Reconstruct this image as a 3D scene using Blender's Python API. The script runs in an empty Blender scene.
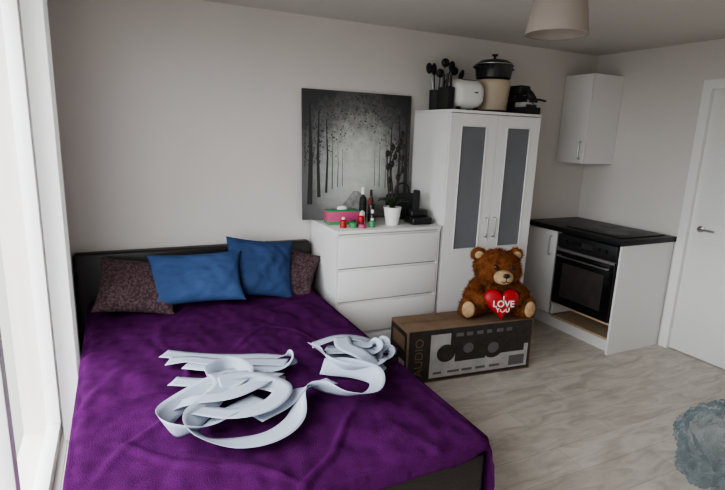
import bpy, bmesh, math, random
from mathutils import Vector, Matrix, noise
random.seed(7)
S=bpy.context.scene
COL=S.collection
# ------------------------------------------------------------------ materials
def mat(name,col,rough=0.6,metal=0.0,bump=0.0,bscale=50,var=0.0,vscale=5,spec=0.5,sheen=0.0,stretch=(1,1,1)):
    m=bpy.data.materials.new(name); m.use_nodes=True
    nt=m.node_tree; b=nt.nodes['Principled BSDF']
    b.inputs['Base Color'].default_value=(*col,1); b.inputs['Roughness'].default_value=rough
    b.inputs['Metallic'].default_value=metal; b.inputs['Specular IOR Level'].default_value=spec
    if sheen: b.inputs['Sheen Weight'].default_value=sheen
    tc=nt.nodes.new('ShaderNodeTexCoord'); mp=nt.nodes.new('ShaderNodeMapping')
    mp.inputs['Scale'].default_value=stretch
    nt.links.new(tc.outputs['Object'],mp.inputs['Vector'])
    if var>0:
        n=nt.nodes.new('ShaderNodeTexNoise'); n.inputs['Scale'].default_value=vscale; n.inputs['Detail'].default_value=5
        nt.links.new(mp.outputs[0],n.inputs['Vector'])
        r=nt.nodes.new('ShaderNodeValToRGB')
        r.color_ramp.elements[0].position=0.3; r.color_ramp.elements[1].position=0.7
        r.color_ramp.elements[0].color=(*[max(0,c*(1-var)) for c in col],1)
        r.color_ramp.elements[1].color=(*[min(1,c*(1+var)) for c in col],1)
        nt.links.new(n.outputs['Fac'],r.inputs[0]); nt.links.new(r.outputs[0],b.inputs['Base Color'])
    if bump>0:
        n2=nt.nodes.new('ShaderNodeTexNoise'); n2.inputs['Scale'].default_value=bscale; n2.inputs['Detail'].default_value=4
        nt.links.new(mp.outputs[0],n2.inputs['Vector'])
        bp=nt.nodes.new('ShaderNodeBump'); bp.inputs['Strength'].default_value=bump; bp.inputs['Distance'].default_value=0.01
        nt.links.new(n2.outputs['Fac'],bp.inputs['Height']); nt.links.new(bp.outputs[0],b.inputs['Normal'])
    return m
M={}
M['wall']=mat('wall_paint',(0.64,0.60,0.57),0.9,bump=0.05,bscale=120,var=0.02,vscale=2)
M['ceil']=mat('ceiling_paint',(0.60,0.57,0.54),0.95,bump=0.04,bscale=100)
M['trim']=mat('trim_white',(0.78,0.77,0.75),0.4)
M['white']=mat('white_foil',(0.74,0.72,0.71),0.4,bump=0.01)
M['frost']=mat('frosted_glass_grey',(0.15,0.155,0.17),0.5,var=0.08,vscale=3)
M['leather']=mat('dark_leather',(0.015,0.010,0.010),0.42,bump=0.15,bscale=140)
M['purple']=mat('purple_throw',(0.060,0.0095,0.064),1.0,bump=0.45,bscale=220,var=0.22,vscale=14,spec=0.03)
M['mattress']=mat('mattress_fabric',(0.03,0.01,0.03),0.9,bump=0.1)
M['blue']=mat('blue_cotton',(0.042,0.075,0.17),0.9,bump=0.2,bscale=250,var=0.14,vscale=8,spec=0.1)
M['blue2']=mat('blue_cotton_dark',(0.032,0.056,0.13),0.9,bump=0.2,bscale=250,var=0.14,vscale=8,spec=0.1)
M['black']=mat('black_plastic',(0.012,0.012,0.013),0.35)
M['blackmatte']=mat('black_matte',(0.016,0.016,0.016),0.7)
M['counter']=mat('black_laminate',(0.010,0.010,0.011),0.35,var=0.3,vscale=80,spec=0.3)
M['ovenglass']=mat('oven_glass',(0.006,0.006,0.007),0.12,spec=0.35)
M['steel']=mat('brushed_steel',(0.50,0.50,0.50),0.3,metal=1)
M['slat']=mat('blind_fabric',(0.37,0.40,0.48),0.85,bump=0.1,bscale=400,spec=0.1)
M['cream']=mat('cream_plush',(0.46,0.31,0.18),0.95,bump=0.5,bscale=160,var=0.2,vscale=40,spec=0.1)
M['fur']=mat('brown_fur',(0.165,0.056,0.019),0.95,bump=0.5,bscale=120,var=0.45,vscale=30,spec=0.1)
M['red']=mat('red_satin',(0.40,0.008,0.014),0.5)
M['whitetext']=mat('white_thread',(0.76,0.75,0.72),0.6)
M['card']=mat('cardboard',(0.20,0.13,0.085),0.9,bump=0.05,var=0.12,vscale=8,spec=0.2)
M['cardprint']=mat('box_print_dark',(0.030,0.024,0.022),0.6,var=0.3,vscale=20)
M['cardwhite']=mat('box_print_pale',(0.40,0.38,0.375),0.6,var=0.15,vscale=10)
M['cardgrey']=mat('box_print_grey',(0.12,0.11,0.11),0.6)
M['beige']=mat('beige_ceramic',(0.48,0.39,0.29),0.4)
M['shade']=mat('shade_fabric',(0.40,0.345,0.31),0.95,bump=0.15,bscale=300)
M['wood']=mat('pale_wood',(0.46,0.34,0.23),0.6,var=0.15,vscale=12,stretch=(1,8,1))
M['green']=mat('green_card',(0.05,0.26,0.10),0.5)
M['pink']=mat('pink_card',(0.50,0.08,0.19),0.5)
M['leaf']=mat('orchid_leaf',(0.020,0.055,0.018),0.4,var=0.2)
M['stem']=mat('plant_stem',(0.022,0.017,0.010),0.6)
M['soil']=mat('potting_bark',(0.03,0.02,0.01),0.9,bump=0.5)
M['pewter']=mat('dark_enamel',(0.015,0.015,0.017),0.25)

def pattern_mat():
    m=bpy.data.materials.new('patterned_brown'); m.use_nodes=True; nt=m.node_tree; b=nt.nodes['Principled BSDF']
    tc=nt.nodes.new('ShaderNodeTexCoord')
    v=nt.nodes.new('ShaderNodeTexVoronoi'); v.inputs['Scale'].default_value=75
    n=nt.nodes.new('ShaderNodeTexNoise'); n.inputs['Scale'].default_value=60
    nt.links.new(tc.outputs['Object'],v.inputs['Vector']); nt.links.new(tc.outputs['Object'],n.inputs['Vector'])
    mx=nt.nodes.new('ShaderNodeMath'); mx.operation='MULTIPLY'
    nt.links.new(v.outputs['Distance'],mx.inputs[0]); nt.links.new(n.outputs['Fac'],mx.inputs[1])
    r=nt.nodes.new('ShaderNodeValToRGB'); r.color_ramp.elements[0].position=0.08; r.color_ramp.elements[1].position=0.36
    r.color_ramp.elements[0].color=(0.115,0.072,0.075,1); r.color_ramp.elements[1].color=(0.048,0.026,0.034,1)
    nt.links.new(mx.outputs[0],r.inputs[0]); nt.links.new(r.outputs[0],b.inputs['Base Color'])
    b.inputs['Roughness'].default_value=0.8; b.inputs['Specular IOR Level'].default_value=0.2
    return m
M['pattern']=pattern_mat()

def floor_mat():
    m=bpy.data.materials.new('grey_oak_laminate'); m.use_nodes=True; nt=m.node_tree; b=nt.nodes['Principled BSDF']
    g=nt.nodes.new('ShaderNodeNewGeometry')
    br=nt.nodes.new('ShaderNodeTexBrick'); br.inputs['Scale'].default_value=1
    br.inputs['Brick Width'].default_value=1.25; br.inputs['Row Height'].default_value=0.19
    br.inputs['Mortar Size'].default_value=0.0012; br.inputs['Mortar Smooth'].default_value=0.3
    br.inputs['Color1'].default_value=(0.62,0.57,0.51,1); br.inputs['Color2'].default_value=(0.55,0.50,0.445,1)
    br.inputs['Mortar'].default_value=(0.30,0.27,0.235,1); br.offset=0.37
    nt.links.new(g.outputs['Position'],br.inputs['Vector'])
    mp=nt.nodes.new('ShaderNodeMapping'); mp.inputs['Scale'].default_value=(1.7,6,1)
    nt.links.new(g.outputs['Position'],mp.inputs['Vector'])
    n=nt.nodes.new('ShaderNodeTexNoise'); n.inputs['Scale'].default_value=2.2; n.inputs['Detail'].default_value=8; n.inputs['Roughness'].default_value=0.60; n.inputs['Distortion'].default_value=1.0
    nt.links.new(mp.outputs[0],n.inputs['Vector'])
    r=nt.nodes.new('ShaderNodeValToRGB'); r.color_ramp.elements[0].position=0.32; r.color_ramp.elements[1].position=0.60
    r.color_ramp.elements[0].color=(0.74,0.725,0.71,1); r.color_ramp.elements[1].color=(1.06,1.06,1.06,1)
    nt.links.new(n.outputs['Fac'],r.inputs[0])
    mx=nt.nodes.new('ShaderNodeMix'); mx.data_type='RGBA'; mx.blend_type='MULTIPLY'; mx.inputs[0].default_value=1
    nt.links.new(br.outputs['Color'],mx.inputs[6]); nt.links.new(r.outputs[0],mx.inputs[7])
    nt.links.new(mx.outputs[2],b.inputs['Base Color']); b.inputs['Roughness'].default_value=0.42
    return m
M['floor']=floor_mat()

def canvas_mat():
    m=bpy.data.materials.new('misty_trees_print'); m.use_nodes=True; nt=m.node_tree; b=nt.nodes['Principled BSDF']
    L=nt.links.new; N=nt.nodes.new
    tc=N('ShaderNodeTexCoord'); sp=N('ShaderNodeSeparateXYZ'); L(tc.outputs['Object'],sp.inputs[0])
    def math_(op,a,bv):
        q=N('ShaderNodeMath'); q.operation=op
        for i,x in enumerate((a,bv)):
            if isinstance(x,(int,float)): q.inputs[i].default_value=x
            else: L(x,q.inputs[i])
        return q.outputs[0]
    dx=math_('MULTIPLY',math_('SUBTRACT',sp.outputs['X'],0.43),1.85)
    dz=math_('MULTIPLY',math_('SUBTRACT',sp.outputs['Z'],0.33),1.55)
    d=math_('ADD',math_('MULTIPLY',dx,dx),math_('MULTIPLY',dz,dz))
    n=N('ShaderNodeTexNoise'); n.inputs['Scale'].default_value=13; n.inputs['Detail'].default_value=10; n.inputs['Roughness'].default_value=0.8
    L(tc.outputs['Object'],n.inputs['Vector'])
    amp=math_('ADD',math_('MULTIPLY',sp.outputs['Z'],1.4),0.10)
    s=math_('ADD',d,math_('MULTIPLY',math_('SUBTRACT',n.outputs['Fac'],0.5),amp))
    r=N('ShaderNodeValToRGB'); e=r.color_ramp.elements
    e[0].position=0.0; e[0].color=(0.60,0.61,0.57,1); e[1].position=0.95; e[1].color=(0.058,0.058,0.060,1)
    k=e.new(0.20); k.color=(0.40,0.405,0.38,1)
    k=e.new(0.48); k.color=(0.155,0.155,0.15,1)
    L(s,r.inputs[0]); L(r.outputs[0],b.inputs['Base Color']); b.inputs['Roughness'].default_value=0.7
    b.inputs['Specular IOR Level'].default_value=0.2
    return m
M['canvas']=canvas_mat()
M['trunk']=mat('print_trunks',(0.05,0.048,0.047),0.7,spec=0.2)
M['trunk2']=mat('print_trunks_misty',(0.20,0.20,0.19),0.7,spec=0.2)
M['path']=mat('print_path',(0.33,0.33,0.315),0.7,var=0.35,vscale=20,spec=0.2)
M['foliage']=mat('print_foliage',(0.062,0.061,0.060),0.7,spec=0.2)

def glass_mat(name,tint,rough,fac):
    m=bpy.data.materials.new(name); m.use_nodes=True; nt=m.node_tree
    for n in list(nt.nodes):
        if n.type=='BSDF_PRINCIPLED': nt.nodes.remove(n)
    out=[n for n in nt.nodes if n.type=='OUTPUT_MATERIAL'][0]
    t=nt.nodes.new('ShaderNodeBsdfTransparent'); t.inputs[0].default_value=(*tint,1)
    g=nt.nodes.new('ShaderNodeBsdfGlossy'); g.inputs['Roughness'].default_value=rough
    mx=nt.nodes.new('ShaderNodeMixShader'); mx.inputs[0].default_value=fac
    nt.links.new(t.outputs[0],mx.inputs[1]); nt.links.new(g.outputs[0],mx.inputs[2]); nt.links.new(mx.outputs[0],out.inputs[0])
    return m
M['pane']=glass_mat('window_glass',(0.97,0.98,0.98),0.02,0.05)
def bag_mat():
    m=bpy.data.materials.new('translucent_polythene'); m.use_nodes=True; nt=m.node_tree; b=nt.nodes['Principled BSDF']
    b.inputs['Base Color'].default_value=(0.30,0.34,0.36,1); b.inputs['Roughness'].default_value=0.15
    out=[n for n in nt.nodes if n.type=='OUTPUT_MATERIAL'][0]
    t=nt.nodes.new('ShaderNodeBsdfTransparent'); t.inputs[0].default_value=(0.86,0.90,0.92,1)
    lw=nt.nodes.new('ShaderNodeLayerWeight'); lw.inputs['Blend'].default_value=0.3
    mr=nt.nodes.new('ShaderNodeMapRange'); mr.inputs['To Min'].default_value=0.12; mr.inputs['To Max'].default_value=0.65
    nt.links.new(lw.outputs['Facing'],mr.inputs['Value'])
    mx=nt.nodes.new('ShaderNodeMixShader'); nt.links.new(mr.outputs[0],mx.inputs[0])
    nt.links.new(t.outputs[0],mx.inputs[1]); nt.links.new(b.outputs[0],mx.inputs[2]); nt.links.new(mx.outputs[0],out.inputs[0])
    return m
M['bag']=bag_mat()

# ------------------------------------------------------------------ helpers
def link(name,me,mt=None,parent=None,smooth=False,loc=None,rot=None):
    o=bpy.data.objects.new(name,me); COL.objects.link(o)
    if mt is not None: me.materials.append(mt)
    if smooth:
        for p in me.polygons: p.use_smooth=True
    if parent is not None: o.parent=parent
    if loc: o.location=loc
    if rot: o.rotation_euler=rot
    return o
def group(name,loc=(0,0,0),rot=(0,0,0)):
    e=bpy.data.objects.new(name,None); e.empty_display_size=0.1; COL.objects.link(e)
    e.location=loc; e.rotation_euler=rot; return e
def box(name,lo,hi,mt,parent=None,bev=0.0,seg=2,loc=None,rot=None):
    return boxes(name,[(lo,hi)],mt,parent,bev,seg,loc,rot)
def boxes(name,lst,mt,parent=None,bev=0.0,seg=2,loc=None,rot=None):
    bm=bmesh.new()
    for lo,hi in lst:
        c=[(a+b)/2 for a,b in zip(lo,hi)]; s=[abs(b-a) for a,b in zip(lo,hi)]
        bmesh.ops.create_cube(bm,size=1,matrix=Matrix.Translation(c)@Matrix.Diagonal((*s,1)))
    if bev>0: bmesh.ops.bevel(bm,geom=bm.edges[:]+bm.verts[:],offset=bev,segments=seg,affect='EDGES',profile=0.5)
    me=bpy.data.meshes.new(name); bm.to_mesh(me); bm.free()
    o=link(name,me,mt,parent,False,loc,rot)
    if bev>0:
        for p in me.polygons: p.use_smooth=True
        try: me.set_sharp_from_angle(angle=math.radians(35))
        except Exception: pass
    return o
def lathe(name,prof,mt,parent=None,segs=40,loc=None,rot=None,sx=1,sy=1):
    vs=[];fs=[]
    for r,z in prof:
        for i in range(segs):
            a=2*math.pi*i/segs; vs.append((r*math.cos(a)*sx,r*math.sin(a)*sy,z))
    for j in range(len(prof)-1):
        for i in range(segs):
            k=(i+1)%segs; fs.append((j*segs+i,j*segs+k,(j+1)*segs+k,(j+1)*segs+i))
    me=bpy.data.meshes.new(name); me.from_pydata(vs,[],fs); me.update()
    bm=bmesh.new(); bm.from_mesh(me); bmesh.ops.remove_doubles(bm,verts=bm.verts,dist=1e-6); bmesh.ops.recalc_face_normals(bm,faces=bm.faces); bm.to_mesh(me); bm.free()
    o=link(name,me,mt,parent,True,loc,rot)
    try: me.set_sharp_from_angle(angle=math.radians(40))
    except Exception: pass
    return o
def catmull(P,n=8):
    P=[Vector(p) for p in P]; out=[]
    Q=[P[0]*2-P[1]]+P+[P[-1]*2-P[-2]]
    for i in range(1,len(Q)-2):
        for k in range(n):
            t=k/n; a,b,c,d=Q[i-1],Q[i],Q[i+1],Q[i+2]
            out.append(0.5*((2*b)+(c-a)*t+(2*a-5*b+4*c-d)*t*t+(-a+3*b-3*c+d)*t**3))
    out.append(P[-1]); return out
def tube(name,pts,r,mt,parent=None,n=6,segs=8,taper=None,loc=None,rot=None,smoothpath=True):
    C=catmull(pts,n) if smoothpath and len(pts)>2 else [Vector(p) for p in pts]
    vs=[];fs=[]
    ref=Vector((0.13,0.27,0.95)).normalized()
    for i,c in enumerate(C):
        t=(C[min(i+1,len(C)-1)]-C[max(i-1,0)]).normalized()
        if abs(t.dot(ref))>0.98: ref2=Vector((1,0,0))
        else: ref2=ref
        s=t.cross(ref2).normalized(); u=s.cross(t)
        rr=r if taper is None else r+(taper-r)*i/(len(C)-1)
        for k in range(segs):
            a=2*math.pi*k/segs; vs.append(c+rr*(math.cos(a)*s+math.sin(a)*u))
    for i in range(len(C)-1):
        for k in range(segs):
            q=(k+1)%segs; fs.append((i*segs+k,i*segs+q,(i+1)*segs+q,(i+1)*segs+k))
    fs.append(tuple(range(segs))[::-1]); fs.append(tuple((len(C)-1)*segs+k for k in range(segs)))
    me=bpy.data.meshes.new(name); me.from_pydata([tuple(v) for v in vs],[],fs); me.update()
    return link(name,me,mt,parent,True,loc,rot)
def ellip(name,c,r,mt,parent=None,sub=3,rot=None):
    bm=bmesh.new(); bmesh.ops.create_icosphere(bm,subdivisions=sub,radius=1)
    R=Matrix.Identity(4) if rot is None else rot.to_4x4()
    bmesh.ops.transform(bm,verts=bm.verts,matrix=Matrix.Translation(c)@R@Matrix.Diagonal((*r,1)))
    me=bpy.data.meshes.new(name); bm.to_mesh(me); bm.free()
    return link(name,me,mt,parent,True)

# ------------------------------------------------------------------ room shell
XL,XR,YB,YF,H=-0.31,3.95,3.42,-1.6,2.37
box('floor',(XL-0.2,YF-0.1,-0.1),(XR+0.1,YB+0.1,0),M['floor'])
box('ceiling',(XL-0.2,YF-0.1,H),(XR+0.1,YB+0.1,H+0.1),M['ceil'])
box('wall_back',(XL-0.2,YB,0),(XR+0.1,YB+0.1,H),M['wall'])
box('wall_front',(XL-0.2,YF-0.1,0),(XR+0.1,YF,H),M['wall'])
wy0,wy1,wz0,wz1=-0.5,2.78,0.07,2.30
boxes('wall_left',[((XL-0.2,YF,0),(XL,wy0,H)),((XL-0.2,wy1,0),(XL,YB,H)),((XL-0.2,wy0,0),(XL,wy1,wz0)),((XL-0.2,wy0,wz1),(XL,wy1,H))],M['wall'])
dy0,dy1,dz=1.56,2.37,2.03
boxes('wall_right',[((XR,YF,0),(XR+0.1,dy0,H)),((XR,dy1,0),(XR+0.1,YB,H)),((XR,dy0,dz),(XR+0.1,dy1,H))],M['wall'])
# door
d=group('door_1',(XR,dy0,0))
box('slab',(0.015,0.006,0.006),(0.055,dy1-dy0-0.006,dz-0.003),M['trim'],d,0.002)
boxes('panel_mouldings',[((0.008,0.12,z0),(0.0145,0.70,z1)) for z0,z1 in((0.2,0.9),(1.05,1.9))],M['trim'],d,0.003)
DW=dy1-dy0
boxes('architrave',[((-0.016,-0.062,0),(-0.001,-0.002,dz+0.06)),((-0.016,DW-0.004,0),(-0.001,DW+0.062,dz+0.06)),((-0.016,-0.0018,dz-0.006),(-0.001,DW-0.0042,dz+0.06))],M['trim'],d,0.0)
boxes('jamb',[((0.0,DW-0.0055,0),(0.09,DW-0.0005,dz-0.001)),((0.0,0.0005,0),(0.09,0.0055,dz-0.001)),((0.056,0.006,0),(0.09,DW-0.006,dz-0.001))],M['trim'],d)
lathe('handle_rose',[(0,0),(0.025,0),(0.025,0.008),(0.01,0.012),(0.01,0.04),(0,0.04)],M['steel'],d,24,(0.014,0.72,1.0),(0,-math.pi/2,0))
tube('lever',[(-0.022,0.72,1.0),(-0.026,0.66,1.0),(-0.026,0.61,0.998)],0.008,M['steel'],d)
# window
w=group('window_1',(XL-0.09,wy0,wz0)); L_=wy1-wy0; Hh=wz1-wz0
fr=[((0,0,0),(0.06,L_,0.06)),((0,0,Hh-0.06),(0.06,L_,Hh)),((0,0,0.06),(0.06,0.06,Hh-0.06)),((0,L_-0.06,0.06),(0.06,L_,Hh-0.06))]
for k in (1,2): fr.append(((0,L_*k/3-0.03,0.06),(0.06,L_*k/3+0.03,Hh-0.06)))
boxes('frame',fr,M['trim'],w,0.004)
box('glass',(0.025,0.05,0.05),(0.031,L_-0.05,Hh-0.05),M['pane'],w)
# trims
box('baseboard_back',(XL+0.001,YB-0.014,0),(XR-0.001,YB-0.001,0.08),M['trim'],None,0.002)
box('baseboard_left',(XL+0.001,YF+0.02,0),(XL+0.014,YB-0.016,0.065),M['trim'],None,0.002)
box('baseboard_right',(XR-0.014,YF+0.02,0),(XR-0.001,dy0-0.066,0.08),M['trim'],None,0.002)
# vertical blind still hanging
vb=group('vertical_blind',(XL+0.045,2.3,0))
box('headrail',(-0.02,-2.75,2.30),(0.02,0.40,2.34),M['trim'],vb,0.003)
def slat_mesh(y,ang):
    vs=[];fs=[];n=8
    for j in range(2):
        for i in range(n+1):
            u=(i/n-0.5)*0.078; c=0.006*math.cos(math.pi*(i/n-0.5))
            x=u*math.cos(ang)-c*math.sin(ang); yy=u*math.sin(ang)+c*math.cos(ang)
            vs.append((x,y+yy,0.16 if j==0 else 2.295))
    for i in range(n): fs.append((i,i+1,n+2+i,n+1+i))
    return vs,fs
V=[];F=[]
for i in range(8):
    v,f=slat_mesh(0.20+i*0.026,0.35); o=len(V); V+=v; F+=[tuple(a+o for a in q) for q in f]
me=bpy.data.meshes.new('slats'); me.from_pydata(V,[],F); link('slats',me,M['trim'],vb,True)

# ------------------------------------------------------------------ bed
bed=group('double_bed',(0.49,2.30,0))
def bl(p): return (p[0]-0.49,p[1]-2.30,p[2])
def bbox(n,lo,hi,m,bev): return box(n,bl(lo),bl(hi),m,bed,bev,3)
bbox('headboard',(-0.275,3.315,0.10),(1.205,3.40,0.86),M['leather'],0.02)
bbox('footboard',(-0.20,1.268,0.08),(1.155,1.33,0.49),M['leather'],0.015)
bbox('rail_left',(-0.20,1.332,0.12),(-0.165,3.313,0.40),M['leather'],0.01)
bbox('rail_right',(1.125,1.332,0.12),(1.16,3.313,0.40),M['leather'],0.01)
bbox('slat_base',(-0.163,1.333,0.24),(1.123,3.312,0.28),M['wood'],0.003)
bbox('mattress',(-0.16,1.335,0.283),(1.12,3.31,0.535),M['mattress'],0.035)
for i,(x,y) in enumerate([(-0.17,1.30),(1.13,1.30),(-0.2,3.35),(1.12,3.35)]):
    bbox('foot_%d'%(i+1),(x-0.025,y-0.02,0.0),(x+0.025,y+0.02,0.12),M['black'],0.004)
# blanket
def fold(s,half,R,flare=0.0):
    a=abs(s); sg=1 if s>=0 else -1
    if a<=half-R: return s,0.0
    e=a-(half-R)
    if e<R*math.pi/2:
        th=e/R; return sg*(half-R+R*math.sin(th)),R*(1-math.cos(th))
    e2=e-R*math.pi/2
    return sg*(half+e2*flare),R+e2
NX,NY=200,280
vs=[];fs=[]
W2=0.688; L2=0.985
s0,s1=-0.70-0.27,0.70+0.24
t0,t1=-(L2+0.075),L2-0.005
cy=2.28
for j in range(NY+1):
    for i in range(NX+1):
        s=s0+(s1-s0)*i/NX; t=t0+(t1-t0)*j/NY
        hem=0.008*math.sin(s*9+1)+0.006*math.sin(s*21)
        tt=t
        if t<-L2*0.9: tt=t+hem*(-(t+L2*0.9))/(0.13)
        x,dx=fold(s,W2,0.05,0.05)
        y,dy=fold(tt,L2+0.04,0.04,0.1) if tt<0 else (tt,0.0)
        p=Vector((s*3.0,t*2.2,0.3))
        nz=noise.noise(p)*0.013+noise.noise(Vector((s*9+t*4,t*4-s*2,2)))*0.010+noise.noise(Vector((s*18-t*6,t*13+s*5,4)))*0.005
        rid=0
        for (a,b,c,wd_,am) in [(1.0,0.35,0.12,0.024,0.016),(-0.4,1.0,0.45,0.020,0.015),(0.9,-0.5,-0.5,0.020,0.016),(0.2,1,-0.38,0.018,0.014),(1,0.1,-0.28,0.017,0.013),(0.7,0.7,-0.75,0.015,0.013),(-0.8,0.6,0.05,0.015,0.012),(0.5,1,-0.95,0.016,0.013),(1,-0.9,0.9,0.016,0.013),(0.1,1,0.15,0.015,0.011),(1,0.6,0.45,0.015,0.012)]:
            q=(a*s+b*t-c)+0.08*noise.noise(Vector((s*3,t*3,c*9)))
            rid+=am*math.exp(-(q/wd_)**2)*max(0,0.35+1.4*noise.noise(Vector((t*2.3,s*2.1,c*7))))
        dmp=1.0 if dx+dy<0.02 else 0.6
        fl=0
        if dx>0.05: fl=0.015*math.sin(t*11+noise.noise(Vector((t*3,0,0)))*3)*min(1,(dx-0.05)/0.1)
        head=0.03*max(0,(t-0.7)/0.3)**2 if t>0.7 else 0
        x+=fl*(1 if s>0 else -0.2)
        if dy>0.04: y-=0.005*(1+math.sin(s*17+2))
        z=0.556-dx-dy+(nz+rid)*dmp+head
        if dx+dy<0.03: z=max(z,0.545)
        xx=x+0.478
        if xx<-0.22: xx=-0.22
        vs.append((xx-0.49,y+cy-2.30,z))
for j in range(NY):
    for i in range(NX):
        a=j*(NX+1)+i; fs.append((a,a+1,a+NX+2,a+NX+1))
me=bpy.data.meshes.new('throw_blanket'); me.from_pydata(vs,[],fs); me.update()
o=link('throw_blanket',me,M['purple'],bed,True)
sm=o.modifiers.new('th','SOLIDIFY'); sm.thickness=0.006; sm.offset=1

# cushions
def cushion(name,W,Hc,T,mt,loc,tilt,yaw=0,spin=0,seed=0):
    n=40; vs=[];fs=[]
    def P(u,v,sg):
        x=W/2*u*(1-0.10*(1-v*v)); y=Hc/2*v*(1-0.10*(1-u*u))
        h=max(0,(1-u*u)*(1-v*v))**0.42
        w_=noise.noise(Vector((u*2+seed,v*2,sg)))*0.24+noise.noise(Vector((u*5+seed,v*5,sg*2)))*0.17
        cr=-0.12*math.exp(-((abs(u)+abs(v)-1.25)/0.12)**2)
        return (x,y,sg*T/2*h*(1+w_+cr))
    for sg in (1,-1):
        for j in range(n+1):
            for i in range(n+1):
                u=math.sin(math.pi/2*(2*i/n-1)); v=math.sin(math.pi/2*(2*j/n-1))
                vs.append(P(u,v,sg))
    o2=(n+1)**2
    for j in range(n):
        for i in range(n):
            a=j*(n+1)+i; fs.append((a,a+1,a+n+2,a+n+1)); fs.append((o2+a,o2+a+n+1,o2+a+n+2,o2+a+1))
    me=bpy.data.meshes.new(name); me.from_pydata(vs,[],fs)
    bm=bmesh.new(); bm.from_mesh(me); bmesh.ops.remove_doubles(bm,verts=bm.verts,dist=1e-5); bm.to_mesh(me); bm.free()
    o=link(name,me,mt,None,True)
    R=Matrix.Rotation(yaw,4,'Z')@Matrix.Rotation(tilt,4,'X')@Matrix.Rotation(spin,4,'Z')
    o.matrix_world=Matrix.Translation(loc)@R
    return o
cushion('cushion',0.43,0.37,0.14,M['pattern'],(0.06,3.09,0.705),math.radians(42),0.10,-0.22,1)
cushion('cushion',0.55,0.33,0.16,M['blue'],(0.39,3.05,0.735),math.radians(54),-0.10,0.02,2)
cushion('cushion',0.44,0.40,0.14,M['blue2'],(0.79,3.12,0.745),math.radians(60),0.0,-0.14,3)
cushion('cushion',0.39,0.37,0.12,M['pattern'],(0.990,3.165,0.690),math.radians(50),-0.1,-0.36,4)

# blind slats lying on the bed
def ribbon(name,pts,parent,width=0.082,n=10):
    C=catmull([p[:3] for p in pts],n); T=catmull([(p[3],0,0) for p in pts],n)
    vs=[];fs=[]
    m=4
    for i,c in enumerate(C):
        t=(C[min(i+1,len(C)-1)]-C[max(i-1,0)]); t.z*=0.3; t.normalize()
        side=t.cross(Vector((0,0,1))).normalized()
        a=math.radians(T[i].x)
        wd_=side*math.cos(a)+Vector((0,0,1))*math.sin(a)
        nrm=t.cross(wd_)
        for k in range(m+1):
            q=k/m-0.5
            vs.append(c+wd_*width*q+nrm*0.002*(1-4*q*q))
    for i in range(len(C)-1):
        for k in range(m):
            a=i*(m+1)+k; fs.append((a,a+1,a+m+2,a+m+1))
    me=bpy.data.meshes.new(name); me.from_pydata([tuple(v) for v in vs],[],fs); me.update()
    for v in me.vertices:
        if v.co.z<0.580: v.co.z=0.580
    o=link(name,me,M['slat'],parent,True); s=o.modifiers.new('s','SOLIDIFY'); s.thickness=0.001
    return o
sl=group('blind_slats',(0,0,0))
Z=0.584
ribbon('slat_1',[(.14,2.36,Z,0),(.27,2.27,Z+.003,2),(.42,2.19,Z+.006,2),(.58,2.13,Z+.008,4),(.67,2.06,Z+.028,50),(.60,2.00,Z+.016,165),(.46,2.04,Z+.012,178),(.33,2.10,Z+.014,178),(.22,2.18,Z+.010,180)],sl)
ribbon('slat_2',[(.15,2.26,Z+.004,0),(.24,2.22,Z+.016,6),(.32,2.16,Z+.018,4),(.42,2.11,Z+.018,3),(.52,2.08,Z+.018,3),(.63,2.02,Z+.024,3)],sl)
ribbon('slat_3',[(.46,2.00,Z+.026,0),(.36,1.98,Z+.03,5),(.25,1.92,Z+.026,8),(.15,1.82,Z+.03,25),(.09,1.72,Z+.036,55),(.12,1.63,Z+.038,65),(.22,1.63,Z+.03,30),(.32,1.70,Z+.03,12),(.44,1.76,Z+.026,4)],sl)
ribbon('slat_4',[(.32,2.02,Z+.034,6),(.33,1.90,Z+.038,10),(.26,1.78,Z+.038,20),(.18,1.67,Z+.036,45),(.20,1.57,Z+.032,35),(.30,1.52,Z+.014,10),(.42,1.52,Z+.008,5),(.52,1.58,Z+.014,12),(.58,1.69,Z+.034,55),(.66,1.77,Z+.024,25),(.76,1.80,Z+.016,6)],sl)
ribbon('slat_5',[(.13,1.90,Z+.004,2),(.25,1.86,Z+.018,4),(.37,1.89,Z+.036,10),(.43,1.97,Z+.036,30),(.37,2.05,Z+.036,75),(.28,1.99,Z+.036,60)],sl)
ribbon('slat_6',[(.40,1.66,Z+.004,2),(.52,1.71,Z+.010,4),(.62,1.77,Z+.028,30),(.70,1.72,Z+.036,65),(.77,1.64,Z+.034,40),(.87,1.64,Z+.028,25),(.93,1.74,Z+.034,50),(.86,1.84,Z+.036,65),(.76,1.92,Z+.026,30)],sl)
ribbon('slat_7',[(.19,1.74,Z+.042,8),(.32,1.66,Z+.040,5),(.45,1.67,Z+.040,4),(.53,1.77,Z+.042,12),(.43,1.88,Z+.042,25),(.31,1.87,Z+.04,40)],sl)
ribbon('slat_14',[(.15,2.06,Z+.004,2),(.26,1.99,Z+.013,4),(.36,1.94,Z+.044,6),(.46,1.92,Z+.044,6),(.58,1.88,Z+.012,4)],sl)
ribbon('slat_17',[(.10,1.84,Z+.004,2),(.20,1.80,Z+.046,4),(.33,1.78,Z+.05,4),(.46,1.84,Z+.046,6),(.56,1.95,Z+.02,4)],sl)
zz=[0,.012,.024,.036,.048]
offs=[(-.02,.0,-.05),(.03,-.03,.12),(-.01,.04,-.12),(.03,.02,.05),(-.03,-.02,.12)]
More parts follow.
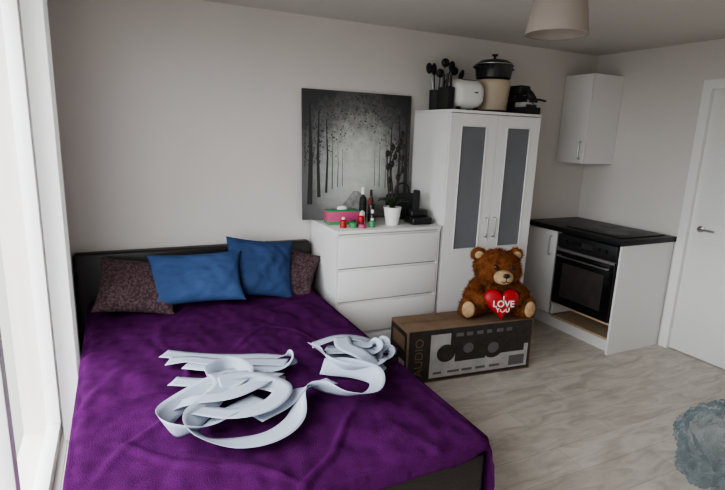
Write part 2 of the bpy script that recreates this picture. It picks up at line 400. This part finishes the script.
for i in range(5):
    ox,oy,a=offs[i]; cx=.95+ox; cyy=2.0+oy
    dx_=.11*math.cos(-.5+a); dy_=.11*math.sin(-.5+a); nx,ny=-dy_*.4,dx_*.4
    ribbon('slat_%d'%(20+i),[(cx-dx_,cyy-dy_,Z+zz[i],2),(cx,cyy,Z+zz[i]+.004,3),(cx+dx_,cyy+dy_,Z+zz[i]+.002,6),(cx+dx_*1.15+nx*.5,cyy+dy_*1.15+ny*.5,Z+zz[i]+.014,90),(cx+dx_+nx,cyy+dy_+ny,Z+zz[i]+.012,172),(cx+nx*1.2,cyy+ny*1.2,Z+zz[i]+.01,178)],sl)
ribbon('slat_13',[(.79,2.12,Z+.035,40),(.81,2.02,Z+.036,60),(.80,1.93,Z+.036,65),(.85,1.84,Z+.036,60),(.95,1.81,Z+.032,40),(1.03,1.88,Z+.036,15)],sl)
ribbon('slat_15',[(.80,2.16,Z+.02,4),(.92,2.12,Z+.060,6),(1.03,2.05,Z+.058,6),(1.11,1.97,Z+.015,15)],sl)
ribbon('slat_16',[(1.0,1.80,Z+.01,4),(.94,1.89,Z+.066,6),(.90,1.99,Z+.07,6),(.93,2.10,Z+.068,4)],sl)

# ------------------------------------------------------------------ dresser
dr=group('chest_of_drawers',(1.24,2.92,0))
W,D,Hd=0.79,0.475,1.0
boxes('carcass',[((0,0.0,0),(0.018,D,Hd-0.022)),((W-0.018,0,0),(W,D,Hd-0.022)),((0.018,D-0.01,0.02),(W-0.018,D,Hd-0.022)),((0.018,0.02,0.0),(W-0.018,0.035,0.05)),((0.018,0.02,0.05),(W-0.018,D-0.01,0.066))],M['white'],dr)
box('top',(-0.002,-0.012,Hd-0.0215),(W+0.002,D,Hd),M['white'],dr,0.002)
dh=(Hd-0.022-0.055)/4
for i in range(4):
    z0=0.055+i*dh+0.003; z1=z0+dh-0.022
    boxes('drawer_%d'%(i+1),[((0.0195,-0.008,z0),(W-0.0195,0.012,z1)),((0.0195,0.008,z1),(W-0.0195,0.0125,z1+0.012))],M['white'],dr,0.0015)
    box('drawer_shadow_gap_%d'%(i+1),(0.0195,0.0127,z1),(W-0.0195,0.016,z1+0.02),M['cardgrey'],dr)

# painting
pt=group('canvas_painting',(1.16,3.355,1.003),(math.radians(-2.5),0,0))
box('canvas',(0,0,0),(0.86,0.022,0.90),M['canvas'],pt,0.003)
def poly(name,polys,y,mt,parent):
    vs=[];fs=[]
    for P in polys:
        o=len(vs); vs+=[(x,y,z) for x,z in P]; fs.append(tuple(range(o,o+len(P))))
    me=bpy.data.meshes.new(name); me.from_pydata(vs,[],fs); return link(name,me,mt,parent)
def trunks(L):
    tr=[]
    for x,wd_,z0,z1,ln in L:
        tr.append([(x-wd_/2,z0),(x+wd_/2,z0),(x+wd_/2*.7+ln,(z0+z1)/2),(x+wd_/2*.3,z1),(x-wd_/2*.3,z1),(x-wd_/2*.7+ln,(z0+z1)/2)])
    return [[(min(max(x,.004),.856),min(z,.896)) for x,z in P] for P in tr]
poly('printed_trunks',trunks([(0.05,0.040,0.11,0.80,0.01),(0.12,0.026,0.16,0.76,-0.008),(0.175,0.018,0.19,0.70,0.01),(0.70,0.018,0.19,0.70,-0.01),(0.76,0.026,0.16,0.76,0.01),(0.825,0.036,0.11,0.80,0.0)]),-0.0012,M['trunk'],pt)
poly('printed_trunks_misty',trunks([(0.222,0.012,0.215,0.62,0.0),(0.262,0.009,0.23,0.55,0.005),(0.30,0.007,0.235,0.50,0.0),(0.56,0.007,0.235,0.50,0.0),(0.60,0.009,0.23,0.55,0.0),(0.65,0.012,0.215,0.62,0.006)]),-0.0010,M['trunk2'],pt)
poly('printed_path',[[(0.22,0.005),(0.64,0.005),(0.43,0.20),(0.39,0.20)]],-0.0008,M['path'],pt)
fol=[]
for i in range(900):
    side=random.choice((0,0,1,1,2))
    if side==2: x=random.uniform(.02,.84); z=.88-abs(random.gauss(0,.13))
    else:
        z=random.uniform(.38,.88); lim=.10+.30*max(0,(z-.35)/.5)
        x=abs(random.gauss(0,lim*.6)); x=x if side==0 else .86-x
    x=min(max(x,.015),.845); z=min(max(z,.36),.885); s_=random.uniform(.004,.011); a=random.random()*3
    fol.append([(x+s_*math.cos(a+k*2.1)*random.uniform(.5,1.1),z+s_*math.sin(a+k*2.1)*random.uniform(.5,1.1)) for k in range(3)])
poly('printed_foliage',fol,-0.0014,M['foliage'],pt)

# things on the dresser
tb=group('tissue_box',(1.385,3.18,1.001),(0,0,-0.1))
box('carton',(-0.115,-0.055,0),(0.115,0.055,0.095),M['green'],tb,0.003)
box('band',(-0.1155,-0.0565,0.022),(0.1155,0.0565,0.090),M['pink'],tb,0.003)
box('lid_panel',(-0.09,-0.04,0.095),(0.09,0.04,0.098),M['green'],tb,0.001)
ellip('tissue',(0,0,0.105),(0.04,0.015,0.02),M['whitetext'],tb,2)
for i,(x,y,h,r,m) in enumerate([(1.33,3.03,.07,.022,'red'),(1.40,3.02,.05,.028,'green'),(1.47,3.05,.095,.022,'red'),(1.52,3.14,.12,.02,'whitetext'),(1.555,3.05,.11,.02,'black'),(1.61,3.18,.18,.022,'black'),(1.585,3.27,.24,.026,'blackmatte'),(1.45,2.99,.035,.025,'pink'),(1.53,3.0,.06,.022,'green'),(1.65,3.27,.22,.02,'red')]):
    g=group('cosmetic_bottle',(x,y,1.001))
    lathe('body',[(0,0),(r,0),(r,h*.62),(r*.85,h*.7),(r*.4,h*.74),(r*.4,h*.78),(0,h*.78)],M[m],g,20)
    lathe('cap',[(0,h*.785),(r*.5,h*.785),(r*.5,h),(0,h)],M['black' if i%2 else 'whitetext'],g,16)
oc=group('potted_orchid',(1.71,3.05,1.001))
lathe('pot',[(0,0),(.045,0),(.060,.11),(.064,.125),(.058,.125),(.054,.11),(0,.108)],M['whitetext'],oc,32)
lathe('bark',[(0,.112),(.055,.112)],M['soil'],oc,20)
def leaf(name,az,L,parent,w=0.028,z0=.118,droop=.7,rise=1.1):
    vs=[];fs=[];n=10
    for i in range(n+1):
        t=i/n; rr=L*t; z=z0+L*(rise*t-droop*t*t); ww=w*math.sin(math.pi*min(1,t*.9+.08))**.7
        for q in (-1,0,1):
            px=rr; py=q*ww; z_=z+abs(q)*ww*.35
            vs.append((px*math.cos(az)-py*math.sin(az),px*math.sin(az)+py*math.cos(az),z_))
    for i in range(n):
        for k in range(2): a=i*3+k; fs.append((a,a+1,a+4,a+3))
    me=bpy.data.meshes.new(name); me.from_pydata(vs,[],fs); link(name,me,M['leaf'],parent,True)
for i,(az,L) in enumerate([(0.3,.12),(2.2,.13),(3.3,.13),(5.6,.11),(1.2,.13),(4.0,.10)]): leaf('leaf_%d'%(i+1),az,L,oc)
tube('stem_1',[(0,0,.11),(-.01,.0,.25),(-.02,.01,.40),(.03,0,.57)],.006,M['stem'],oc)
tube('stem_2',[(.01,0,.11),(.03,.01,.25),(.06,0,.42),(.05,-.01,.62)],.006,M['stem'],oc)
tube('stem_3',[(-.01,0,.11),(-.03,.01,.22),(-.05,.0,.36),(-.02,.0,.52)],.005,M['stem'],oc)
tube('support_stick',[(-.02,0,.11),(-.05,.0,.35),(-.06,.01,.50)],.0045,M['stem'],oc)
for i,(x,z) in enumerate([(-.02,.42),(.02,.52),(.06,.46),(.055,.54),(.05,.62),(-.058,.49),(.03,.33),(.0,.47),(.065,.38),(-.05,.40),(.035,.57),(-.02,.53),(-.035,.31)]):
    ellip('bud_%d'%(i+1),(x,0,z),(.018,.010,.024),M['stem'],oc,2)
ph=group('cordless_phone',(1.925,3.05,1.001),(0,0,-0.05))
box('base',(-.08,-.07,0),(.08,.07,.05),M['black'],ph,.012,3)
box('base_slope',(-.07,-.02,.045),(.07,.06,.10),M['black'],ph,.015,3)
box('handset',(-.025,-.012,0),(.025,.012,.17),M['blackmatte'],ph,.008,3,(-.02,.01,.07),(-.25,0.15,0))
bg=group('black_handbag',(1.90,3.26,1.001))
box('body',(-.12,-.05,0),(.12,.05,.19),M['blackmatte'],bg,.03,4)
tube('strap',[(-.06,0,.17),(-.05,0,.24),(0,0,.265),(.05,0,.24),(.06,0,.17)],.007,M['blackmatte'],bg)

# ------------------------------------------------------------------ wardrobe
wr=group('wardrobe',(2.06,2.945,0))
W,D,Hw=0.81,0.455,1.80
boxes('carcass',[((0,0,0),(0.018,D,Hw-0.02)),((W-0.018,0,0),(W,D,Hw-0.02)),((0.018,D-0.008,0.03),(W-0.018,D,Hw-0.02)),((0.018,0.01,0.05),(W-0.018,D-0.008,0.068)),((0.018,0.012,0),(W-0.018,0.028,0.05))],M['white'],wr)
box('top',(-0.002,-0.022,Hw-0.0195),(W+0.002,D,Hw),M['white'],wr,0.002)
for k,(x0,x1) in enumerate([(0.003,0.4035),(0.4065,0.807)]):
    z0,z1=0.04,Hw-0.024; gl=0.095; gz0,gz1=0.82,1.69
    a,b=x0+gl,x1-gl
    boxes('door_%d_frame'%(k+1),[((x0,-0.02,z0),(a,-0.002,z1)),((b,-0.02,z0),(x1,-0.002,z1)),((a,-0.02,z0),(b,-0.002,gz0)),((a,-0.02,gz1),(b,-0.002,z1))],M['white'],wr)
    box('door_%d_frosted_panel'%(k+1),(a,-0.012,gz0),(b,-0.006,gz1),M['frost'],wr)
    bx=[((a-.008,-.024,gz0-.008),(a,-.0202,gz1+.008)),((b,-.024,gz0-.008),(b+.008,-.0202,gz1+.008)),((a,-.024,gz0-.008),(b,-.0202,gz0)),((a,-.024,gz1),(b,-.0202,gz1+.008))]
    boxes('door_%d_beading'%(k+1),bx,M['white'],wr,0.001)
    hx=x1-0.035 if k==0 else x0+0.035
    tube('handle_%d'%(k+1),[(hx,-0.02,0.90),(hx,-0.045,0.905),(hx,-0.048,0.97),(hx,-0.045,1.035),(hx,-0.02,1.04)],0.005,M['steel'],wr)

# stuff on wardrobe
T0=1.801
kb=group('knife_block',(2.095,3.05,T0),(0,0,0.1))
box('block',(-.03,-.05,0),(.03,.05,.15),M['blackmatte'],kb,.006)
for i,(x,y) in enumerate([(-.015,-.02),(.015,-.02),(-.015,.02),(.015,.02),(0,0)]):
    tube('knife_handle_%d'%(i+1),[(x,y,.148),(x-.01,y-.01,.20),(x-.015,y-.015,.235)],.008,M['black'],kb)
uc=group('utensil_crock',(2.19,3.32,T0))
lathe('crock',[(0,0),(.05,0),(.055,.15),(.05,.15),(.045,.01),(0,.01)],M['blackmatte'],uc,28)
for i,(dx_,dy_,h,kind) in enumerate([(-.07,0,.33,0),(-.02,.02,.33,1),(.05,-.01,.38,2),(.11,0,.36,0),(.18,-.02,.30,1),(.0,-.03,.30,2),(.14,.01,.33,2)]):
    tube('utensil_stem_%d'%(i+1),[(dx_*.2,dy_*.2,.02),(dx_*.6,dy_,.2),(dx_,dy_,h-.06)],.005,M['black' if i%2 else 'steel'],uc)
    R=Matrix.Rotation(dx_*2,3,'Y')
    ellip('utensil_head_%d'%(i+1),(dx_*1.1,dy_,h-.03),[(.028,.008,.04),(.022,.012,.045),(.034,.02,.032)][kind],M['black'],uc,3,R)
to=group('toaster',(2.275,3.09,T0),(0,0,0.0))
bm=bmesh.new(); bmesh.ops.create_cube(bm,size=1,matrix=Matrix.Translation((0,0,.115))@Matrix.Diagonal((.285,.18,.20,1)))
bmesh.ops.bevel(bm,geom=[e for e in bm.edges],offset=.08,segments=8,affect='EDGES',profile=.5)
me=bpy.data.meshes.new('shell'); bm.to_mesh(me); bm.free(); link('shell',me,M['whitetext'],to,True)
boxes('slots',[((-.06,-.045,.2),(.06,-.02,.214)),((-.06,.02,.2),(.06,.045,.214))],M['cardgrey'],to)
box('lever',(.02,-.10,.12),(.05,-.085,.13),M['cardgrey'],to,.004)
boxes('feet',[((-.09,-.05,0),(-.06,-.03,.03)),((.06,-.05,0),(.09,-.03,.03)),((-.09,.03,0),(-.06,.05,.03)),((.06,.03,0),(.09,.05,.03))],M['black'],to)
sc=group('slow_cooker',(2.57,3.15,T0))
lathe('housing',[(0,0),(.105,0),(.115,.01),(.130,.20),(.132,.225),(.125,.235),(0,.235)],M['beige'],sc,48)
lathe('base_ring',[(.108,.0),(.122,.003),(.122,.018),(.118,.02)],M['blackmatte'],sc,40)
boxes('side_grips',[((-.150,-.03,.17),(-.124,.03,.195)),((.124,-.03,.17),(.150,.03,.195))],M['beige'],sc,.008)
ck=group('cooking_pot',(2.57,3.15,T0+.2365))
lathe('body',[(0,0),(.11,0),(.128,.015),(.138,.10),(.143,.105),(.135,.105),(.12,.02),(0,.015)],M['pewter'],ck,48)
lathe('lid',[(.143,.108),(.136,.116),(.10,.138),(.03,.150),(0,.152)],M['pewter'],ck,48)
lathe('lid_rim',[(.136,.107),(.145,.106),(.145,.111),(.136,.113)],M['steel'],ck,48)
lathe('lid_knob',[(.008,.15),(.008,.168),(.022,.174),(.022,.184),(0,.188)],M['black'],ck,24)
for sx in (-1,1): tube('loop_handle_%d'%(1 if sx<0 else 2),[(sx*.132,-.035,.08),(sx*.160,-.03,.085),(sx*.168,0,.086),(sx*.160,.03,.085),(sx*.132,.035,.08)],.008,M['black'],ck)
sb=group('storage_tray',(2.80,3.08,T0),(0,0,0.0))
boxes('tray',[((-.075,-.13,0),(.075,.13,.006)),((-.075,-.13,0),(-.069,.13,.05)),((.069,-.13,0),(.075,.13,.05)),((-.075,-.13,0),(.075,-.124,.05)),((-.075,.124,0),(.075,.13,.05))],M['blackmatte'],sb,.001)
box('carton',(-.065,-.11,.008),(.065,-.01,.085),M['cardwhite'],sb,.002)
box('carton_label',(-.05,-.1115,.02),(.05,-.1105,.07),M['cardprint'],sb)
box('carton_back',(-.06,.0,.008),(.06,.11,.14),M['cardprint'],sb,.002)
box('dark_pouch',(-.062,-.05,.142),(.045,.10,.21),M['blackmatte'],sb,.02,3)
lathe('lid_upright',[(0,0),(.06,.002),(.075,.01),(.078,.006),(.06,-.004),(0,-.006)],M['pewter'],sb,32,(.03,-.06,.13),(0.9,0.5,0))
tube('spatula_handle',[(.0,-.09,.09),(.06,-.10,.11),(.13,-.12,.10)],.008,M['black'],sb)

# ------------------------------------------------------------------ appliance box
bx=group('cardboard_box',(1.62,2.605,0.0),(0,0,math.radians(-5.5)))
BW,BD,BH=0.985,0.27,0.385
box('carton',(0,0,0.001),(BW,BD,BH),M['card'],bx,0.003)
box('tape',(0.0,BD/2-.025,BH),(BW,BD/2+.025,BH+.0008),M['card'],bx)
box('flap_seam',(0.01,BD/2-.001,BH+.0008),(BW-.01,BD/2+.001,BH+.0014),M['cardprint'],bx)
y=-0.0012
def plate(n,x0,z0,x1,z1,m,yy=y): return box(n,(x0,yy,z0),(x1,yy+0.001,z1),M[m],bx)
plate('print_ground',0.012,0.012,BW-.012,BH-.010,'cardprint')
plate('print_pale_field',0.17,0.03,BW-.03,.20,'cardwhite',y-.0005)
plate('print_pale_top',0.17,0.20,.32,.34,'cardwhite',y-.0005)
def disc(n,cx,cz,rx,rz,m,yy):
    me=bpy.data.meshes.new(n); P=[(cx+rx*math.cos(a*math.pi/16),yy,cz+rz*math.sin(a*math.pi/16)) for a in range(32)]
    me.from_pydata(P,[],[tuple(range(32))]); link(n,me,M[m],bx)
plate('print_player',.36,.13,.60,.235,'cardprint',y-.0009)
plate('print_player_2',.62,.15,.92,.26,'cardprint',y-.00095)
for i,(cx,cz,r) in enumerate([(.29,.20,.07),(.66,.20,.085),(.82,.22,.075),(.46,.22,.08)]):
    disc('print_speaker_%d'%(i+1),cx,cz,r,r*.9,'cardprint',y-.0014-.0002*i)
for i,(cx,cz,r) in enumerate([(.66,.20,.045),(.46,.22,.04)]):
    disc('print_cone_%d'%(i+1),cx,cz,r,r*.9,'cardgrey',y-.0030-.0002*i)
for i in range(6): plate('print_text_%d'%(i+1),.36+.08*i,.31,.36+.08*i+random.uniform(.03,.06),.335,'cardgrey',y-.0006)
for i in range(5): plate('print_caption_%d'%(i+1),.20+.11*i,.055,.20+.11*i+random.uniform(.05,.09),.072,'cardgrey',y-.0008)
plate('print_badge',.80,.045,.93,.12,'cardgrey',y-.0008)
def boxtext(s,size,loc,rot,m):
    cu=bpy.data.curves.new('lettering','FONT'); cu.body=s; cu.size=size; cu.align_x='CENTER'; cu.align_y='CENTER'; cu.extrude=.0004
    o=bpy.data.objects.new('print_lettering',cu); COL.objects.link(o); o.parent=bx; cu.materials.append(M[m]); o.location=loc; o.rotation_euler=rot
boxtext('AUDIO',.085,(.09,y-.0012,.19),(math.pi/2,-math.pi/2,0),'card')
box('side_print',(-.0012,.01,.02),(-.0002,BD-.01,BH-.02),M['cardprint'],bx)
for i,(y0,z0,y1,z1,m) in enumerate([(.03,.05,.12,.16,'cardwhite'),(.15,.05,.24,.12,'card'),(.04,.24,.23,.33,'card'),(.16,.15,.23,.2,'cardwhite')]):
    box('side_label_%d'%(i+1),(-.002,y0,z0),(-.0013,y1,z1),M[m],bx)

# ------------------------------------------------------------------ teddy bear
tx,ty=2.355,2.68
te=group('teddy_bear',(tx,ty,BH+.003),(0,0,math.radians(-20)))
te.scale=(1.08,1.05,1.05)
parts=[((0,0.02,.135),(.125,.10,.135)),
       ((0,-.02,.335),(.152,.125,.118)),
       ((-.06,-.06,.305),(.085,.08,.075)),((.06,-.06,.305),(.085,.08,.075)),
       ((-.125,-.0,.418),(.050,.028,.046)),((.125,-.0,.418),(.050,.028,.046))]
def limb(a,b,ra,rb,n=6):
    a=Vector(a);b=Vector(b)
    for i in range(n):
        t=i/(n-1); r=ra+(rb-ra)*t; parts.append((tuple(a.lerp(b,t)),(r,r,r)))
for s in (-1,1):
    limb((s*.11,0,.21),(s*.165,-.06,.155),.05,.052,5); limb((s*.165,-.06,.155),(s*.105,-.125,.135),.05,.042,4)
    limb((s*.09,-.0,.068),(s*.185,-.085,.064),.068,.060,6)
    parts.append(((s*.195,-.095,.078),(.058,.045,.076)))
bm=bmesh.new()
for c,r in parts: bmesh.ops.create_icosphere(bm,subdivisions=3,radius=1,matrix=Matrix.Translation(c)@Matrix.Diagonal((*r,1)))
me=bpy.data.meshes.new('plush_body'); bm.to_mesh(me); bm.free()
body=link('plush_body',me,M['fur'],te,True)
rm=body.modifiers.new('r','REMESH'); rm.mode='VOXEL'; rm.voxel_size=.007; rm.use_smooth_shade=True
s_=body.modifiers.new('s','SMOOTH'); s_.iterations=4
vs=[];fs=[]
def inside(p):
    for c,r in parts:
        q=sum(((p[i]-c[i])/r[i])**2 for i in range(3))
        if q<0.90: return True
    return False
cnt=0
areas=[(r[0]*r[1]+r[1]*r[2]+r[0]*r[2]) for c,r in parts]
while cnt<30000:
    c,r=random.choices(parts,areas)[0]
    d=Vector((random.gauss(0,1),random.gauss(0,1),random.gauss(0,1))).normalized()
    p=Vector((c[0]+d.x*r[0],c[1]+d.y*r[1],c[2]+d.z*r[2])); cnt+=1
    if p.z<0.006 or inside(p): continue
    n=Vector((d.x/r[0],d.y/r[1],d.z/r[2])).normalized()
    g=(n+Vector((random.uniform(-.6,.6),random.uniform(-.6,.6),random.uniform(-.8,.3)))).normalized()
    s=n.cross(Vector((random.random(),random.random(),random.random()))).normalized()*.002
    q=p-n*.004; k=len(vs); tip=p+g*random.uniform(.010,.022)
    if tip.z<0.002: tip.z=.002
    vs+=[tuple(q-s),tuple(q+s),tuple(tip)]; fs.append((k,k+1,k+2))
me=bpy.data.meshes.new('fur_tufts'); me.from_pydata(vs,[],fs); link('fur_tufts',me,M['fur'],te)
ellip('muzzle',(0,-.148,.300),(.062,.050,.048),M['cream'],te,4)
ellip('nose',(0,-.197,.322),(.022,.012,.015),M['black'],te,3)
tube('mouth',[(-.028,-.190,.285),(-.012,-.197,.278),(0,-.198,.288),(.012,-.197,.278),(.028,-.190,.285)],.0022,M['black'],te)
tube('mouth_seam',[(0,-.200,.312),(0,-.200,.300),(0,-.198,.288)],.0022,M['black'],te)
for s in (-1,1):
    ellip('eye_%d'%(1 if s<0 else 2),(s*.052,-.143,.365),(.014,.012,.015),M['black'],te,3)
    ellip('inner_ear_%d'%(1 if s<0 else 2),(s*.125,-.025,.418),(.030,.012,.027),M['cream'],te,3)
    ellip('paw_sole_%d'%(1 if s<0 else 2),(s*.203,-.135,.078),(.042,.018,.056),M['cream'],te,3,Matrix.Rotation(s*.35,3,'Z'))
def heart(name,w,h,t,mt,parent,loc,rot):
    n=48;m=8;vs=[(0,-t,0)];fs=[]
    def hp(a):
        x=16*math.sin(a)**3; z=13*math.cos(a)-5*math.cos(2*a)-2*math.cos(3*a)-math.cos(4*a)
        return x/32*w,(z+2)/29*h
    for sg in (-1,1):
        st=len(vs)
        if sg==1: vs.append((0,t,0))
        base=len(vs)
        for j in range(1,m+1):
            q=j/m; y=sg*t*math.sqrt(max(0,1-q**2.6))
            for i in range(n):
                x,z=hp(2*math.pi*i/n); vs.append((x*q,y,z*q))
        c=0 if sg==-1 else st
        for i in range(n): fs.append((c,base+i,base+(i+1)%n))
        for j in range(m-1):
            for i in range(n):
                k=(i+1)%n; fs.append((base+j*n+i,base+(j+1)*n+i,base+(j+1)*n+k,base+j*n+k))
    me=bpy.data.meshes.new(name); me.from_pydata(vs,[],fs)
    bm=bmesh.new(); bm.from_mesh(me); bmesh.ops.remove_doubles(bm,verts=bm.verts,dist=1e-5); bmesh.ops.recalc_face_normals(bm,faces=bm.faces); bm.to_mesh(me); bm.free()
    return link(name,me,mt,parent,True,loc,rot)
heart('heart_cushion',.235,.21,.035,M['red'],te,(0.0,-.155,.122),(-.12,0,0))
def text(body_,size,loc,parent):
    cu=bpy.data.curves.new('stitched_'+body_.lower(),'FONT'); cu.body=body_; cu.size=size; cu.align_x='CENTER'; cu.align_y='CENTER'; cu.extrude=.0015; cu.offset=.0009
    o=bpy.data.objects.new('stitched_'+body_.lower(),cu); COL.objects.link(o); o.parent=parent; cu.materials.append(M['whitetext'])
    o.location=loc; o.rotation_euler=(math.pi/2-.12,0,0)
text('I',.040,(0,-.189,.172),te); text('LOVE',.058,(0,-.195,.135),te); text('YOU',.042,(0,-.190,.093),te)

# ------------------------------------------------------------------ kitchen
ku=group('kitchen_base_unit',(3.34,2.45,0))
boxes('carcass',[((0,0,0.0),(.60,.018,.868)),((.02,.60,.13),(.60,.62,.868)),((.02,.62,.13),(.60,.955,.15)),((.585,.02,.13),(.60,.955,.868)),((.02,.94,.13),(.60,.955,.868))],M['white'],ku)
box('oven_shelf',(.0,.02,.235),(.58,.598,.253),M['wood'],ku,.001)
box('plinth',(.06,.02,0),(.075,.955,.10),M['white'],ku)
box('bottom_board',(.02,.02,.105),(.58,.60,.123),M['wood'],ku)
box('cupboard_door',(-.018,.612,.14),(.0,.955,.865),M['white'],ku,.002)
tube('door_handle',[(-.018,.66,.66),(-.045,.66,.665),(-.047,.66,.74),(-.045,.66,.815),(-.018,.66,.82)],.006,M['steel'],ku)
box('countertop',(-.03,-.012,.87),(.604,.965,.91),M['counter'],ku,.003)
ov=group('built_in_oven',(3.34,2.475,0.258))
box('cavity',(.0,.0,.0),(.55,.565,.60),M['blackmatte'],ov,.002)
box('door_glass',(-.022,.002,.0),(-.001,.563,.475),M['ovenglass'],ov,.003)
box('door_trim',(-.024,.002,.455),(-.0005,.563,.478),M['cardgrey'],ov,.002)
box('inner_window',(-.0235,.08,.07),(-.0225,.485,.36),M['cardprint'],ov)
box('control_panel',(-.022,.002,.485),(-.001,.563,.60),M['black'],ov,.003)
tube('handle',[(-.022,.05,.42),(-.055,.052,.42),(-.058,.28,.42),(-.055,.512,.42),(-.022,.515,.42)],.007,M['steel'],ov)
for i in range(5):
    lathe('knob_%d'%(i+1),[(0,0),(.017,0),(.014,.02),(0,.021)],M['black'],ov,20,(-.022,.09+.065*i+(.12 if i>1 else 0),.545),(0,-math.pi/2,0))
box('clock_display',(-.0235,.215,.525),(-.0222,.325,.565),M['cardprint'],ov)
hb=group('electric_hob',(3.64,2.77,.911))
box('plate',(-.25,-.27,0),(.25,.27,.008),M['counter'],hb,.003)
for i,(x,y_,r) in enumerate([(-.12,-.12,.09),(-.12,.13,.07),(.12,-.12,.07),(.12,.13,.09)]):
    lathe('ring_%d'%(i+1),[(0,.008),(r,.008),(r,.009),(r*.9,.0095),(0,.0095)],M['counter'],hb,36,(x,y_,0))
wc=group('kitchen_wall_cabinet',(3.60,3.12,1.43))
boxes('carcass',[((.0,0,0),(.347,.016,.74)),((.0,.279,0),(.347,.295,.74)),((.0,.016,0),(.347,.279,.016)),((.0,.016,.724),(.347,.279,.74)),((.335,.016,.016),(.347,.279,.724))],M['white'],wc)
box('door',(-.02,.001,.002),(-.002,.294,.738),M['white'],wc,.002)
tube('handle',[(-.02,.04,.04),(-.045,.04,.045),(-.047,.04,.11),(-.045,.04,.175),(-.02,.04,.18)],.006,M['steel'],wc)

# ------------------------------------------------------------------ pendant lamp
pl=group('pendant_lamp',(1.93,1.93,2.112))
lathe('shade',[(.143,0),(.1445,.001),(.115,.20),(.1135,.20),(.142,.002)],M['shade'],pl,64)
lathe('rim_bottom',[(.1415,-.001),(.146,-.001),(.145,.005),(.1405,.005)],M['shade'],pl,64)
for k in range(3):
    a=k*2*math.pi/3; tube('spoke_%d'%(k+1),[(0.012*math.cos(a),.012*math.sin(a),.17),(.114*math.cos(a),.114*math.sin(a),.185)],.002,M['trim'],pl,smoothpath=False)
tube('cord',[(0,0,.17),(0,0,.24)],.004,M['trim'],pl,smoothpath=False)
lathe('ceiling_rose',[(0,.225),(.03,.228),(.045,.245),(.047,.257),(0,.257)],M['trim'],pl,32)
lathe('lamp_holder',[(0,.12),(.016,.12),(.02,.14),(.02,.175),(0,.175)],M['trim'],pl,24)
lathe('bulb',[(0,.03),(.018,.036),(.028,.06),(.024,.085),(.014,.11),(.012,.12),(0,.12)],M['whitetext'],pl,24)

# ------------------------------------------------------------------ plastic bag
bm=bmesh.new(); bmesh.ops.create_icosphere(bm,subdivisions=6,radius=1)
for v in bm.verts:
    p=v.co.copy()
    n1=noise.noise(p*1.6+Vector((3,1,2)))*.20
    n2=-abs(noise.noise(Vector((p.x*4.4,p.y*4.4,p.z*1.6))))*.40; n3=-abs(noise.noise(Vector((p.x*11,p.y*11,p.z*5))))*.14
    k=1+n1+n2+n3
    z=p.z*k
    taper=1-0.50*max(0,z)**1.1
    v.co=Vector((p.x*k*.29*taper,p.y*k*.25*taper,.19+z*.24))
    if v.co.z<.004: v.co.z=.004
me=bpy.data.meshes.new('bag_skin'); bm.to_mesh(me); bm.free()
pb=group('plastic_bag',(2.64,1.20,0)); link('bag_skin',me,M['bag'],pb,True)
tube('knot',[(0,0,.36),(.01,0,.40),(.03,.01,.43)],.02,M['bag'],pb,taper=.035)

# ------------------------------------------------------------------ world, portal
wd=bpy.data.worlds.new('overcast_sky'); S.world=wd; wd.use_nodes=True; nt=wd.node_tree
bgn=nt.nodes['Background']; tc=nt.nodes.new('ShaderNodeTexCoord'); sp=nt.nodes.new('ShaderNodeSeparateXYZ')
nt.links.new(tc.outputs['Generated'],sp.inputs[0]); r=nt.nodes.new('ShaderNodeValToRGB')
r.color_ramp.elements[0].position=0.44; r.color_ramp.elements[0].color=(0.16,0.16,0.15,1)
r.color_ramp.elements[1].position=0.54; r.color_ramp.elements[1].color=(0.94,0.97,1.0,1)
mp=nt.nodes.new('ShaderNodeMapRange'); mp.inputs['From Min'].default_value=-1; mp.inputs['From Max'].default_value=1
nt.links.new(sp.outputs['Z'],mp.inputs['Value']); nt.links.new(mp.outputs[0],r.inputs[0]); nt.links.new(r.outputs[0],bgn.inputs['Color'])
bgn.inputs['Strength'].default_value=9.8
la=bpy.data.lights.new('window_portal','AREA'); la.shape='RECTANGLE'; la.size=wz1-wz0; la.size_y=wy1-wy0
lo=bpy.data.objects.new('window_portal',la); COL.objects.link(lo); lo.location=(XL-.22,(wy0+wy1)/2,(wz0+wz1)/2); lo.rotation_euler=(0,-math.pi/2,0)
la.cycles.is_portal=True
try: S.view_settings.look='AgX - Medium High Contrast'
except Exception as e: print(e)

# ------------------------------------------------------------------ camera
th,ps,ro=math.radians(12.5),math.radians(26),math.radians(2.1)
Fh=Vector((math.sin(ps),math.cos(ps),0)); f=Fh*math.cos(th)-Vector((0,0,math.sin(th)))
r0=Vector((math.cos(ps),-math.sin(ps),0)); u0=Fh*math.sin(th)+Vector((0,0,math.cos(th)))
rr=r0*math.cos(ro)+u0*math.sin(ro); uu=-r0*math.sin(ro)+u0*math.cos(ro)
cam=bpy.data.cameras.new('camera'); co=bpy.data.objects.new('camera',cam); COL.objects.link(co)
cam.sensor_width=36; cam.lens=505/725*36; cam.clip_start=0.02
Mx=Matrix((rr,uu,-f)).transposed().to_4x4(); Mx.translation=(0,0,1.62); co.matrix_world=Mx
S.camera=co
